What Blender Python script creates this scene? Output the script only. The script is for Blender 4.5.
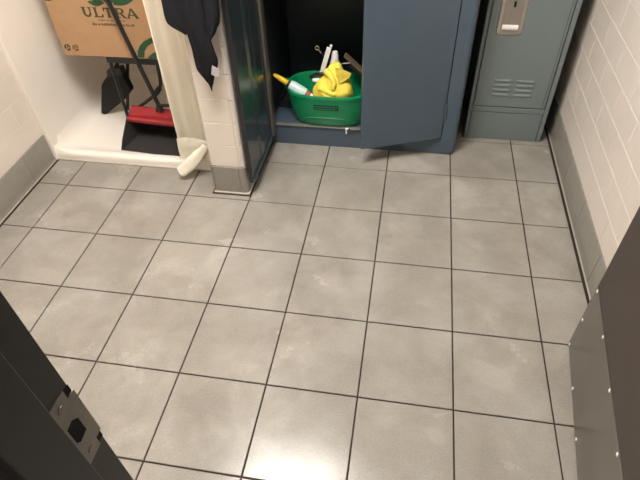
import bpy, bmesh, math, random
from mathutils import Vector, Matrix, noise
random.seed(7)
for o in list(bpy.data.objects): bpy.data.objects.remove(o, do_unlink=True)
S = bpy.context.scene
C = S.collection

# ---------------------------------------------------------------- camera
cam_d = bpy.data.cameras.new('camera'); cam = bpy.data.objects.new('camera', cam_d); C.objects.link(cam)
cam.location = (-0.23340, -2.08544, 1.56347)
cam.rotation_euler = (Matrix.Rotation(0.196934, 3, 'Z') @ Matrix.Rotation(0.796103, 3, 'X') @ Matrix.Rotation(-0.0438547, 3, 'Z')).to_euler()
cam_d.sensor_width = 36; cam_d.lens = 527.124 / 640 * 36; cam_d.clip_start = 0.01
S.camera = cam
# ---------------------------------------------------------------- world: faint corridor light
w = bpy.data.worlds.new('world'); S.world = w; w.use_nodes = True
w.node_tree.nodes['Background'].inputs[0].default_value = (1.0, 0.93, 0.84, 1)
w.node_tree.nodes['Background'].inputs[1].default_value = 0.45
S.view_settings.view_transform = 'Standard'; S.view_settings.look = 'None'
S.view_settings.gamma = 1; S.view_settings.use_curve_mapping = False
S.view_settings.exposure = 0.0
LIGHT_STRENGTH = 40.0
LIGHT_COLOR = (1.0, 0.96, 0.90)

# ---------------------------------------------------------------- materials
def lin(c):
    return tuple(((v/255)/12.92 if v/255 <= .04045 else ((v/255+.055)/1.055)**2.4) for v in c)
def mat(name, rgb, rough=.5, metal=0., var=.06, scale=30., bump=0., bscale=200., rvar=0., rnd=0., spec=.5, trans=0., coat=0.):
    m = bpy.data.materials.new(name); m.use_nodes = True
    nt = m.node_tree; b = nt.nodes['Principled BSDF']
    b.inputs['Metallic'].default_value = metal; b.inputs['Roughness'].default_value = rough
    b.inputs['Specular IOR Level'].default_value = spec
    b.inputs['Coat Weight'].default_value = coat
    g = nt.nodes.new('ShaderNodeNewGeometry')
    n = nt.nodes.new('ShaderNodeTexNoise'); n.inputs['Scale'].default_value = scale; n.inputs['Detail'].default_value = 5
    nt.links.new(g.outputs['Position'], n.inputs['Vector'])
    base = lin(rgb)
    mr = nt.nodes.new('ShaderNodeMapRange')
    mr.inputs['From Min'].default_value = .25; mr.inputs['From Max'].default_value = .75
    mr.inputs['To Min'].default_value = 1-var; mr.inputs['To Max'].default_value = 1+var
    nt.links.new(n.outputs['Fac'], mr.inputs['Value'])
    mul = nt.nodes.new('ShaderNodeVectorMath'); mul.operation = 'SCALE'
    mul.inputs[0].default_value = base
    val = mr.outputs['Result']
    if rnd:
        oi = nt.nodes.new('ShaderNodeObjectInfo')
        r = nt.nodes.new('ShaderNodeMapRange'); r.inputs['To Min'].default_value = 1-rnd; r.inputs['To Max'].default_value = 1+rnd
        nt.links.new(oi.outputs['Random'], r.inputs['Value'])
        mm = nt.nodes.new('ShaderNodeMath'); mm.operation = 'MULTIPLY'
        nt.links.new(val, mm.inputs[0]); nt.links.new(r.outputs['Result'], mm.inputs[1]); val = mm.outputs[0]
    nt.links.new(val, mul.inputs['Scale']); nt.links.new(mul.outputs[0], b.inputs['Base Color'])
    if rvar:
        n3 = nt.nodes.new('ShaderNodeTexNoise'); n3.inputs['Scale'].default_value = scale*.5; n3.inputs['Detail'].default_value = 4
        nt.links.new(g.outputs['Position'], n3.inputs['Vector'])
        m3 = nt.nodes.new('ShaderNodeMapRange'); m3.inputs['From Min'].default_value = .3; m3.inputs['From Max'].default_value = .7
        m3.inputs['To Min'].default_value = max(.03, rough-rvar); m3.inputs['To Max'].default_value = min(1, rough+rvar)
        nt.links.new(n3.outputs['Fac'], m3.inputs['Value']); nt.links.new(m3.outputs['Result'], b.inputs['Roughness'])
    if bump:
        n2 = nt.nodes.new('ShaderNodeTexNoise'); n2.inputs['Scale'].default_value = bscale; n2.inputs['Detail'].default_value = 4
        nt.links.new(g.outputs['Position'], n2.inputs['Vector'])
        bp = nt.nodes.new('ShaderNodeBump'); bp.inputs['Strength'].default_value = bump; bp.inputs['Distance'].default_value = .002
        nt.links.new(n2.outputs['Fac'], bp.inputs['Height']); nt.links.new(bp.outputs['Normal'], b.inputs['Normal'])
    return m

def floor_material():
    m = bpy.data.materials.new('porcelain_floor_tile'); m.use_nodes = True
    nt = m.node_tree; b = nt.nodes['Principled BSDF']; L = nt.links
    g = nt.nodes.new('ShaderNodeNewGeometry'); oi = nt.nodes.new('ShaderNodeObjectInfo')
    def nz(s, d=5, rough=.6, dist=0):
        n = nt.nodes.new('ShaderNodeTexNoise'); n.inputs['Scale'].default_value = s; n.inputs['Detail'].default_value = d
        n.inputs['Roughness'].default_value = rough; n.inputs['Distortion'].default_value = dist
        L.new(g.outputs['Position'], n.inputs['Vector']); return n.outputs['Fac']
    def rng(v, a, b_, c, d):
        r = nt.nodes.new('ShaderNodeMapRange'); L.new(v, r.inputs['Value'])
        for k, x in zip(('From Min', 'From Max', 'To Min', 'To Max'), (a, b_, c, d)): r.inputs[k].default_value = x
        return r.outputs['Result']
    def mul(a, c):
        x = nt.nodes.new('ShaderNodeMath'); x.operation = 'MULTIPLY'; L.new(a, x.inputs[0]); L.new(c, x.inputs[1]); return x.outputs[0]
    blot = nz(7, 6, .62, .6)
    v = mul(rng(blot, .3, .7, .94, 1.05), rng(nz(190, 2), .3, .7, .90, 1.10))
    v = mul(v, rng(oi.outputs['Random'], 0, 1, .96, 1.04))
    stain = rng(nz(5.5, 4, .55, .5), .48, .60, 0, 1); st2 = rng(nz(2.2, 2), .38, .55, 0, 1)
    stain = mul(stain, st2)
    v = mul(v, rng(stain, 0, 1, .97, 1.10))
    # dried mop film: pale cloudy patches
    film = rng(nz(3.6, 5, .62, .35), .40, .70, 0, 1)
    mx = nt.nodes.new('ShaderNodeMix'); mx.data_type = 'RGBA'
    mx.inputs[6].default_value = (*lin((143, 137, 128)), 1); mx.inputs[7].default_value = (*lin((160, 155, 147)), 1)
    L.new(film, mx.inputs[0])
    sc = nt.nodes.new('ShaderNodeVectorMath'); sc.operation = 'SCALE'
    L.new(mx.outputs[2], sc.inputs[0]); L.new(v, sc.inputs['Scale']); L.new(sc.outputs[0], b.inputs['Base Color'])
    L.new(mul(mul(rng(blot, .3, .7, .25, .17), rng(nz(6, 4, .6, .4), .35, .65, 1.15, .75)), rng(stain, 0, 1, .92, 1.25)), b.inputs['Roughness'])
    b.inputs['Specular IOR Level'].default_value = .5
    bp = nt.nodes.new('ShaderNodeBump'); bp.inputs['Strength'].default_value = .06; bp.inputs['Distance'].default_value = .001
    L.new(nz(240, 4), bp.inputs['Height']); L.new(bp.outputs['Normal'], b.inputs['Normal'])
    return m

M = {
 'floor': floor_material(),
 'grout': mat('dark_floor_grout', (46, 38, 33), .9, var=.2, scale=60, bump=.3),
 'caulk': mat('ivory_caulk', (184, 176, 162), .5, var=.12, scale=40),
 'base': mat('grey_base_tile', (140, 136, 127), .35, var=.06, scale=25, rnd=.03, bump=.05),
 'walltile': mat('beige_wall_tile', (224, 213, 203), .28, var=.03, scale=14, rnd=.02, bump=.02, bscale=60),
 'wallgrout': mat('pale_wall_grout', (232, 223, 214), .8, var=.05, scale=80),
 'plaster': mat('cream_plaster', (200, 190, 176), .8, var=.03, scale=10, bump=.1),
 'ceiling': mat('white_ceiling', (215, 210, 202), .9, var=.03, scale=60, bump=.2),
 'fibre': mat('white_fibreglass', (238, 230, 220), .42, var=.02, scale=5, rvar=.04),
 'curtain': mat('ivory_vinyl_curtain', (246, 239, 222), .42, var=.03, scale=8, bump=.05, bscale=30),
 'card': mat('brown_cardboard', (176, 138, 102), .85, var=.05, scale=22, bump=.1, bscale=120),
 'print': mat('dark_olive_print', (62, 66, 44), .8, var=.1, scale=90),
 'printlight': mat('faint_olive_print', (104, 88, 60), .85, var=.08, scale=90),
 'green_print': mat('green_leaf_print', (45, 82, 52), .8, var=.12, scale=60),
 'black_pl': mat('black_plastic', (33, 32, 33), .42, var=.1, scale=50),
 'pan': mat('scuffed_black_pan', (56, 54, 54), .5, var=.15, scale=40),
 'bristle': mat('black_bristles', (17, 16, 16), .85, var=.3, scale=160, bump=.8, bscale=300),
 'red': mat('red_plastic', (146, 28, 34), .38, var=.06, scale=30),
 'cloth': mat('charcoal_fleece', (33, 33, 37), .95, var=.14, scale=60, bump=.5, bscale=400, spec=.15),
 'tag': mat('white_fabric_tag', (172, 167, 164), .7, var=.08, scale=200),
 'slate': mat('slate_blue_enamel', (72, 86, 99), .38, var=.05, scale=12, bump=.04, bscale=150, rvar=.06),
 'slate_in': mat('glossy_slate_enamel', (54, 65, 70), .20, var=.08, scale=8, rvar=.06),
 'slate_shaded': mat('shaded_cabinet_interior', (40, 47, 53), .4, var=.05, scale=12),  # cabinet enamel darkened so the interior shade is painted in
 'stile': mat('hinge_edge_reflection', (92, 86, 80), .35, var=.1, scale=20),  # brown-grey tone paints in a reflection along the hinge flange
 'screw': mat('bright_screw_head', (228, 224, 218), .4, metal=.0, var=.04),
 'worn': mat('worn_grey_sill', (112, 109, 104), .45, var=.25, scale=70),
 'grey': mat('grey_green_enamel', (112, 122, 122), .36, var=.03, scale=12, bump=.05, bscale=220),
 'seam': mat('shadow_seam', (48, 50, 50), .8, var=.05),
 'chrome': mat('stamped_steel', (182, 174, 166), .28, metal=.75, var=.04, scale=60),
 'dull': mat('brushed_steel', (136, 131, 125), .36, metal=.9, var=.12, scale=45, rvar=.08, bump=.05),
 'kick': mat('brown_steel_kick_plate', (138, 134, 128), .28, metal=.8, var=.05, scale=9),
 'brown': mat('dark_brown_door_paint', (60, 51, 45), .42, var=.04, scale=20, bump=.05, bscale=120),
 'jamb': mat('dark_umber_frame_paint', (50, 47, 45), .45, var=.05, scale=30, bump=.05, bscale=120),
 'hole': mat('black_recess', (8, 8, 8), .9, var=0),
 'green': mat('green_tub_plastic', (8, 132, 84), .36, var=.04, scale=20),
 'dkgreen': mat('dark_green_label', (10, 40, 32), .5, var=.15, scale=80),
 'yellow': mat('yellow_rubber', (240, 220, 84), .62, var=.06, scale=50, bump=.2, bscale=150),
 'yellow2': mat('yellow_plastic', (232, 196, 44), .35, var=.05, scale=50),
 'white': mat('white_plastic', (232, 230, 226), .35, var=.03, scale=40),
 'aqua': mat('pale_aqua_plastic', (196, 222, 218), .28, var=.06, scale=60),
 'rust': mat('red_brown_print', (170, 80, 60), .5, var=.25, scale=180),
 'wood': mat('brown_wood', (96, 80, 62), .7, var=.2, scale=70),
 'tube': mat('black_steel_tube', (30, 29, 30), .38, var=.08, scale=40),
}
emis = bpy.data.materials.new('lamp_diffuser'); emis.use_nodes = True
_b = emis.node_tree.nodes['Principled BSDF']
_b.inputs['Base Color'].default_value = (.9, .9, .88, 1)
_b.inputs['Emission Color'].default_value = (*LIGHT_COLOR, 1); _b.inputs['Emission Strength'].default_value = LIGHT_STRENGTH

# ---------------------------------------------------------------- helpers
def wloc(o):
    v = Vector((0, 0, 0))
    while o: v += o.location; o = o.parent
    return v
def obj(name, bm, m, parent=None, smooth=False, loc=None):
    """link bm (world coordinates) as one mesh object; vertices become local to the parent / loc"""
    me = bpy.data.meshes.new(name)
    off = Vector(loc) if loc else Vector((0, 0, 0))
    if parent: off = wloc(parent)
    bmesh.ops.translate(bm, verts=bm.verts[:], vec=-off)
    bmesh.ops.recalc_face_normals(bm, faces=bm.faces[:])
    bm.to_mesh(me); bm.free()
    if smooth:
        me.polygons.foreach_set('use_smooth', [True]*len(me.polygons))
        if smooth != True:
            try: me.set_sharp_from_angle(angle=math.radians(smooth))
            except Exception: pass
    me.materials.append(M[m] if isinstance(m, str) else m)
    o = bpy.data.objects.new(name, me); C.objects.link(o)
    if parent: o.parent = parent
    elif loc: o.location = loc
    return o
def tag(o, label, cat, group=None):
    o['label'] = label; o['category'] = cat
    if group: o['group'] = group
    return o
def thing(name, label, cat, loc, group=None):
    o = bpy.data.objects.new(name, None); C.objects.link(o); o.location = loc; o.empty_display_size = .05
    return tag(o, label, cat, group)
def struct(o, label=None, cat=None):
    o['kind'] = 'structure'
    if label: o['label'] = label
    if cat: o['category'] = cat
    return o
def bx(bm, x0, x1, y0, y1, z0, z1, bev=0, seg=1, M4=None):
    r = bmesh.ops.create_cube(bm, size=1)
    vs = r['verts']
    for v in vs:
        v.co = Vector(((x0+x1)/2+v.co.x*(x1-x0), (y0+y1)/2+v.co.y*(y1-y0), (z0+z1)/2+v.co.z*(z1-z0)))
    fs = set(f for v in vs for f in v.link_faces)
    if bev:
        es = list(set(e for v in vs for e in v.link_edges))
        q = bmesh.ops.bevel(bm, geom=es, offset=bev, segments=seg, affect='EDGES', profile=.5)
        vs = list(set(v for f in q['faces'] for v in f.verts) | set(v for v in vs if v.is_valid))
    if M4: 
        for v in vs: v.co = M4 @ v.co
    return bm
def box(*a, **k): return bx(bmesh.new(), *a, **k)
def prism(pts, d, axis='y', bm=None):
    """pts: 2D outline in the plane normal to axis; extruded from d[0] to d[1]"""
    bm = bm or bmesh.new()
    def P(a, b, c):
        return {'y': (a, c, b), 'x': (c, a, b), 'z': (a, b, c)}[axis]
    A = [bm.verts.new(P(a, b, d[0])) for a, b in pts]; B = [bm.verts.new(P(a, b, d[1])) for a, b in pts]
    n = len(pts)
    bm.faces.new(A); bm.faces.new(B[::-1])
    for i in range(n): bm.faces.new((A[i], A[(i+1) % n], B[(i+1) % n], B[i]))
    return bm
def smooth_path(pts, n=8):
    P = [Vector(p) for p in pts]; out = []
    for i in range(len(P)-1):
        a = P[max(i-1, 0)]; b = P[i]; c = P[i+1]; d = P[min(i+2, len(P)-1)]
        for k in range(n):
            t = k/n
            out.append(.5*((2*b)+(c-a)*t+(2*a-5*b+4*c-d)*t*t+(3*b-a-3*c+d)*t**3))
    out.append(P[-1]); return out
def tube(pts, r, seg=10, bm=None, cap=True):
    """r: number or list of radii"""
    bm = bm or bmesh.new(); P = [Vector(p) for p in pts]; rings = []
    up = Vector((0.13, 0.2, 1)).normalized()
    for i, p in enumerate(P):
        t = (P[min(i+1, len(P)-1)]-P[max(i-1, 0)]).normalized()
        u = t.cross(up)
        if u.length < .1: u = t.cross(Vector((1, 0, 0)))
        u.normalize(); v = t.cross(u); rr = r[i] if isinstance(r, (list, tuple)) else r
        rings.append([bm.verts.new(p+u*math.cos(2*math.pi*k/seg)*rr+v*math.sin(2*math.pi*k/seg)*rr) for k in range(seg)])
    for a, b in zip(rings, rings[1:]):
        for k in range(seg): bm.faces.new((a[k], a[(k+1) % seg], b[(k+1) % seg], b[k]))
    if cap: bm.faces.new(rings[0][::-1]); bm.faces.new(rings[-1])
    return bm
def loft(rings, closed=True, cap=True, bm=None):
    bm = bm or bmesh.new()
    R = [[bm.verts.new(p) for p in r] for r in rings]; n = len(R[0])
    for a, b in zip(R, R[1:]):
        for k in range(n if closed else n-1): bm.faces.new((a[k], a[(k+1) % n], b[(k+1) % n], b[k]))
    if cap and closed: bm.faces.new(R[0][::-1]); bm.faces.new(R[-1])
    return bm
def lathe(prof, seg=20, c=(0, 0, 0), axis=Vector((0, 0, 1))):
    """prof: list of (radius, height) along axis from c"""
    q = Vector((0, 0, 1)).rotation_difference(Vector(axis).normalized()); c = Vector(c)
    return loft([[c + q @ Vector((r*math.cos(2*math.pi*k/seg), r*math.sin(2*math.pi*k/seg), h)) for k in range(seg)] for r, h in prof])
def superell(cx, cy, a, b, z, e=2.6, n=40):
    out = []
    for k in range(n):
        t = 2*math.pi*k/n; c, s = math.cos(t), math.sin(t)
        out.append((cx+a*math.copysign(abs(c)**(2/e), c), cy+b*math.copysign(abs(s)**(2/e), s), z))
    return out
def share(o, parent, loc=(0, 0, 0), name=None):
    c = o.copy(); C.objects.link(c); c.parent = parent; c.location = loc; return c

# ================================================================= SETTING
T = 0.305
XL, XR, YB, YF, ZC = -2.005, 0.518, 0.78, -1.84, 2.42      # room box; YF = room side of the door wall
WALL = 0.13
XP0, XP1, YP = -1.079, -0.931, -0.258                      # partition wall beside the shower
# ---- floor: dark grout bed with every tile laid on it
bm = box(XL-.12, XR+.12, -3.0, YB+.1, -.06, -.0035)
floor = struct(obj('floor', bm, 'grout'), 'grey square porcelain tile floor with dark grout lines')
def tile_bm(sx, sy):
    b = bmesh.new(); h = .0035; c = .0014
    def ring(d, z): return [b.verts.new((x, y, z)) for x, y in ((-sx/2+d, -sy/2+d), (sx/2-d, -sy/2+d), (sx/2-d, sy/2-d), (-sx/2+d, sy/2-d))]
    A, B, D = ring(0, -h), ring(0, -c), ring(c, 0)
    for p, q in ((A, B), (B, D)):
        for k in range(4): b.faces.new((p[k], p[(k+1) % 4], q[(k+1) % 4], q[k]))
    b.faces.new(D); return b
cache = {}
def lay(parent, x0, x1, y0, y1, g=.005):
    sx, sy = x1-x0-g, y1-y0-g
    if sx < .012 or sy < .012: return
    key = (round(sx, 3), round(sy, 3))
    if key not in cache:
        o = obj('tile', tile_bm(sx, sy), 'floor', parent); cache[key] = o
        o.data.transform(Matrix.Translation(wloc(parent)))
    else: o = share(cache[key], parent)
    o.location = ((x0+x1)/2, (y0+y1)/2, random.uniform(-.0003, .0002))
TOE = .024
for i in range(-9, 3):
    for j in range(-7, 2):
        y0, y1 = i*T, (i+1)*T; x0, x1 = max(j*T, XL+TOE), min((j+1)*T, XR-TOE)
        y1 = min(y1, YB-.005)
        if x1 <= -1.09+.01 and y0 >= -.12: continue               # under the shower pan
        if x0 < XP0-.02 and y1 > -.112 and x1 <= XP0+.2:
            y1 = min(y1, -.112)
        lay(floor, x0, x1, y0, y1)

# ---- walls
def wall_tiles(parent, axis, plane, sgn, a0, a1, z0, z1, phase, L=.2235, H=.1115, g=.0026):
    """running-bond ceramic tiles on a wall. axis 'x': wall plane x=plane, tiles along y"""
    k = 0; z = z0; lc = {}
    while z < z1-.02:
        zt = min(z+H, z1); s = phase + (L/2 if k % 2 else 0)
        n0 = math.floor((a0-s)/L)-1; n1 = math.ceil((a1-s)/L)+1
        for n in range(n0, n1):
            p0, p1 = max(s+n*L, a0), min(s+(n+1)*L, a1)
            if p1-p0 < .012: continue
            key = (round(p1-p0, 3), round(zt-z, 3))
            if key not in lc:
                w_, h_ = p1-p0-g, zt-z-g; b = bmesh.new(); c = .0012; d = .0034
                def ring(i_, t): return [(u, v, t) for u, v in ((-w_/2+i_, -h_/2+i_), (w_/2-i_, -h_/2+i_), (w_/2-i_, h_/2-i_), (-w_/2+i_, h_/2-i_))]
                def W(q): return ((q[2]*sgn, q[0], q[1]) if axis == 'x' else (q[0], q[2]*sgn, q[1]))
                loft([[W(q) for q in ring(0, 0)], [W(q) for q in ring(0, d-.0004)], [W(q) for q in ring(c, d)]], bm=b)
                o = obj('tile', b, 'walltile', None); o.parent = parent; lc[key] = o
            else: o = share(lc[key], parent)
            o.location = (plane, (p0+p1)/2, (z+zt)/2) if axis == 'x' else ((p0+p1)/2, plane, (z+zt)/2)
        z += H; k += 1
wl = struct(obj('wall_left', box(XL-.12, XL-.0006, YF-WALL, YB+.1, 0, ZC), 'wallgrout'), 'beige tiled wall left of the shower stall')
wr = struct(obj('wall_right', box(XR+.0006, XR+.12, YF-WALL, YB+.1, 0, ZC), 'wallgrout'), 'beige tiled wall beside the single locker')
struct(obj('wall_back', box(XL, XR, YB, YB+.12, 0, ZC), 'plaster'), 'cream wall behind the lockers')
wall_tiles(wr, 'x', XR+.003, -1, YF, YB, .151, ZC, .353)
wall_tiles(wl, 'x', XL-.003, 1, YF, -.118, .151, ZC, -.118)
struct(obj('ceiling', box(XL-.12, XR+.12, YF-WALL, YB+.12, ZC, ZC+.1), 'ceiling'), 'white ceiling with a light panel')
XJL, XJR, ZH = -.567, .345, 2.08
YW = YF-.012
bm = box(XL, XJL-.02, YF-WALL, YW, 0, ZC); bx(bm, XJR+.02, XR, YF-WALL, YW, 0, ZC); bx(bm, XJL-.02, XJR+.02, YF-WALL, YW, ZH+.02, ZC)
struct(obj('wall_front', bm, 'plaster'), 'cream wall around the doorway')
# partition wall with tiled front, base tile and rounded corner trim
wp = struct(obj('wall_partition', box(XP0, XP1, YP+.006, YB, 0, ZC), 'wallgrout'), 'narrow tiled wall end between shower and metal cabinet')
R_ = .018
z = .151
while z < ZC-.03:
    zt = min(z+.1115, ZC)
    b = box(XP0-.004, XP1-.0205, YP-.0005, YP+.008, z+.0013, zt-.0013, bev=.0016)
    obj('tile', b, 'walltile', wp)
    pts = [(XP1-.0195, YP), ]
    for k in range(7):
        a = -math.pi/2+k*math.pi/12; pts.append((XP1+.004-R_+R_*math.cos(a), YP+R_+R_*math.sin(a)))
    pts += [(XP1+.004, YP+.10), (XP1-.002, YP+.10), (XP1-.0195, YP+.02)]
    obj('corner_tile', prism(pts, (z+.0013, zt-.0013), 'z'), 'walltile', wp, smooth=40)
    z += .1115
obj('grout_bed', box(XP0, XP1-.022, YP+.0008, YP+.006, .15, ZC), 'wallgrout', wp)
b = box(XP0-.002, XP1-.027, YP-.006, YP+.008, .008, .149, bev=.002); obj('base_tile', b, 'base', wp)
pts = [(XP1-.0255, YP-.006)]
for k in range(7):
    a = -math.pi/2+k*math.pi/12; pts.append((XP1+.006-R_+R_*math.cos(a), YP-.006+R_+R_*math.sin(a)))
pts += [(XP1+.006, YP+.12), (XP1-.002, YP+.12), (XP1-.0255, YP+.02)]
obj('base_corner', prism(pts, (.008, .149), 'z'), 'base', wp, smooth=40)
pts = [(XP0-.012, YP-.006)]
for k in range(7):
    a = -math.pi+k*math.pi/12; pts.append((XP0-.012+.008+.008*math.cos(a), YP-.006+.008+.008*math.sin(a)))
pts += [(XP0-.0035, YP-.006), (XP0-.0035, YP+.1), (XP0-.012, YP+.1)]
obj('base_corner', prism(pts[1:], (.008, .149), 'z'), 'base', wp, smooth=40)
obj('caulk_line', box(XP0-.014, XP1+.010, YP-.012, YP+.12, .0005, .0085, bev=.002), 'caulk', wp)
obj('joint', box(XP0-.022, XP1+.018, YP-.020, YP+.10, -.0005, .0012), 'grout', wp)

# ---- base boards: one cove tile after another along each wall
def base_tile_bm(L, sgn):
    prof = [(0, .0), (.013, .0), (.0125, .003), (.0095, .012), (.0078, .03), (.0072, .145), (.0055, .149), (0, .149)]
    b = bmesh.new(); A = [b.verts.new((x*sgn, -L/2, zz)) for x, zz in prof]; B = [b.verts.new((x*sgn, L/2, zz)) for x, zz in prof]
    b.faces.new(A); b.faces.new(B[::-1])
    for k in range(len(prof)): b.faces.new((A[k], A[(k+1) % len(prof)], B[(k+1) % len(prof)], B[k]))
    return b
for side, X, sg, y0, y1 in (('left', XL, 1, YF, -.118), ('right', XR, -1, YF, YB)):
    bb = bmesh.new(); bx(bb, *( (X, X+.0045) if sg > 0 else (X-.0045, X)), y0, y1, 0, .1485)
    bo = struct(obj('baseboard_'+side, bb, 'grout'), f'grey cove base tiles along the {side} tiled wall')
    y = math.floor(y0/T)*T; lc = {}
    while y < y1:
        a, b_ = max(y, y0), min(y+T, y1)
        if b_-a > .02:
            k = round(b_-a, 3)
            if k not in lc:
                lc[k] = obj('base_tile', base_tile_bm(b_-a-.0022, sg), 'base', None, smooth=35); lc[k].parent = bo; o = lc[k]
            else: o = share(lc[k], bo)
            o.location = (X, (a+b_)/2, 0.001)
        y += T
    xx = (X+.011, X+.0150) if sg > 0 else (X-.0150, X-.011)
    obj('caulk_line', box(xx[0], xx[1], y0, y1, -.003, .005, bev=.0015), 'caulk', bo)

# ---- door frame (steel) with strike plate
tr = struct(obj('trim_1', box(XJL-.05, XJL-.0012, YW, YF-.0002, 0, ZH+.05, bev=.0015), 'jamb'), 'dark brown steel door frame with latch strike')
def frame_leg(s, xj):
    # outline in plan (x,y) of the wrapped steel jamb; s=+1 for the left leg (stop protrudes to +x)
    p = [(-.0015, YF), (0, YF-.0015), (0, YF-.044), (.0145, YF-.044), (.016, YF-.0455), (.016, YF-.100), (.0145, YF-.1015), (0, YF-.1015), (0, YF-WALL-.012), (-.05, YF-WALL-.012), (-.05, YF-WALL-.001), (-.02, YF-WALL-.001), (-.02, YW+.001), (-.02, YF)]
    return prism([(xj+s*x, y) for x, y in p], (0, ZH), 'z')
obj('jamb', frame_leg(1, XJL), 'jamb', tr); obj('jamb', frame_leg(-1, XJR), 'jamb', tr)
b = box(XJL, XJR, YF-WALL-.012, YF, ZH, ZH+.02); bx(b, XJL-.05, XJR+.05, YF-WALL-.012, YF-WALL-.001, ZH, ZH+.05); bx(b, XJL, XJR, YF-.100, YF-.044, ZH-.016, ZH)
obj('head', b, 'jamb', tr)
obj('casing', box(XJR+.0012, XJR+.05, YW, YF-.0002, 0, ZH+.05, bev=.0015), 'jamb', tr)
# strike plate : z .945-1.067, y -1.838..-1.880
sz0, sz1, sy0, sy1 = .942, 1.067, YF-.0425, YF
X0 = XJL
hz0, hz1, hy0, hy1 = .986, 1.024, YF-.033, YF-.014
out = [(sy0, sz0), (YF-.010, sz0), (YF-.010, sz0+.016), (sy1+.0015, sz0+.016), (sy1+.0015, sz1-.016), (YF-.010, sz1-.016), (YF-.010, sz1), (sy0, sz1)]
sp = obj('strike_plate', prism(out, (X0-.0004, X0+.0016), 'x'), 'dull', tr)
obj('latch_hole', prism([(hy0, hz0+.006), (hy0+.005, hz0), (hy1, hz0+.002), (hy1, hz1-.008), (hy1-.008, hz1), (hy0, hz1-.002)], (X0+.0006, X0+.0019), 'x'), 'hole', sp)
for zz in (.958, 1.052):
    s = obj('screw', lathe([(.0001, 0), (.0052, 0), (.0048, .0009), (.0001, .0013)], 14, (X0+.0017, YF-.024, zz), (1, 0, 0)), 'dull', sp)
for zz in (sz0+.003, sz1-.0155):
    obj('notch', box(X0-.0002, X0+.0008, YF-.0095, YF-.0005, zz, zz+.0125), 'hole', sp)
obj('strike_lip', tube([(X0-.0005, YF+.0012, sz0+.017), (X0-.0005, YF+.0012, sz1-.017)], .0016, 6), 'dull', sp, smooth=True)

# ---- brown door leaf with steel kick plate
HX, HY, FX, FY = .295, YF, .393, -.911
u = Vector((FX-HX, FY-HY, 0)); LW = u.length; u.normalize(); nrm = Vector((u.y, -u.x, 0))      # nrm points away from the opening (+x)
DM = Matrix(((u.x, nrm.x, 0, HX), (u.y, nrm.y, 0, HY), (0, 0, 1, 0), (0, 0, 0, 1)))            # local: x along leaf, y thickness, z up
def dbox(*a, **k): return box(*a, M4=DM, **k)
d1 = struct(obj('door_1', dbox(0, LW, 0, .045, .008, 2.05, bev=.002), 'brown'), 'dark brown steel door swung open with riveted kick plate')
kp = obj('kick_plate', dbox(.03, LW-.003, -.0016, .001, .010, .311, bev=.0005), 'kick', d1)
proto = None
for (lx, lz) in [(LW-.018-k*.173, .302) for k in range(6)]+[(LW-.018-k*.173, .021) for k in range(6)]+[(LW-.018, .159), (.045, .159)]:
    if proto is None:
        b = lathe([(.0001, 0), (.0058, 0), (.0050, .0016), (.0001, .0025)], 10, (0, 0, 0), -nrm)
        proto = obj('screw', b, 'screw', None); proto.parent = kp; o = proto
    else: o = share(proto, kp)
    o.location = DM @ Vector((lx, -.0014, lz))
hd = obj('handle', dbox(LW-.085, LW-.045, -.008, .0, .94, 1.10, bev=.003), 'dull', d1)
obj('lever', tube([DM @ Vector(p) for p in ((LW-.065, -.006, 1.03), (LW-.065, -.05, 1.03), (LW-.075, -.056, 1.03), (LW-.18, -.056, 1.03))], .009), 'dull', hd, smooth=40)
obj('edge_plate', dbox(LW-.0005, LW+.001, .008, .037, .93, 1.09), 'dull', d1)
for zz in (.25, 1.05, 1.82): obj('hinge', tube([DM @ Vector((-.004, .052, zz-.055)), DM @ Vector((-.004, .052, zz+.055))], .008), 'dull', d1, smooth=40)

# ---- ceiling light: the room's own lamp
LX, LY, LS, LD = -.80, -.93, .68, .90
cl = thing('ceiling_light', 'rectangular white ceiling light panel over the middle of the floor', 'light', (LX, LY, ZC))
b = bmesh.new()
for a in ((-LS/2-.03, LS/2+.03, -LD/2-.03, -LD/2), (-LS/2-.03, LS/2+.03, LD/2, LD/2+.03), (-LS/2-.03, -LS/2, -LD/2, LD/2), (LS/2, LS/2+.03, -LD/2, LD/2)):
    bx(b, LX+a[0], LX+a[1], LY+a[2], LY+a[3], ZC-.03, ZC)
obj('frame', b, 'white', cl)
obj('diffuser', box(LX-LS/2, LX+LS/2, LY-LD/2, LY+LD/2, ZC-.02, ZC-.004), emis, cl)

# ================================================================= SHOWER
sx0, sx1, syf, syb = XL+.002, XP0-.006, -.110, YB-.01
ss = thing('shower_stall', 'white fibreglass shower stall with a low front curb', 'shower', ((sx0+sx1)/2, syf, 0))
# surround: U in plan with rounded inner corners, open to the front
def surround():
    t, r = .018, .09
    inner = [(sx0+t, syf-.008)]
    for k in range(9):
        a = math.pi-k*math.pi/16; inner.append((sx0+t+r+r*math.cos(a), syb-t-r+r*math.sin(a)))
    for k in range(9):
        a = math.pi/2-k*math.pi/16; inner.append((sx1-t-r+r*math.cos(a), syb-t-r+r*math.sin(a)))
    inner.append((sx1-t, syf-.008))
    outer = [(sx1, syf-.008), (sx1, syb), (sx0, syb), (sx0, syf-.008)]
    return prism(inner+outer, (.0, 2.05), 'z')
obj('surround', surround(), 'fibre', ss, smooth=35)
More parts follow.
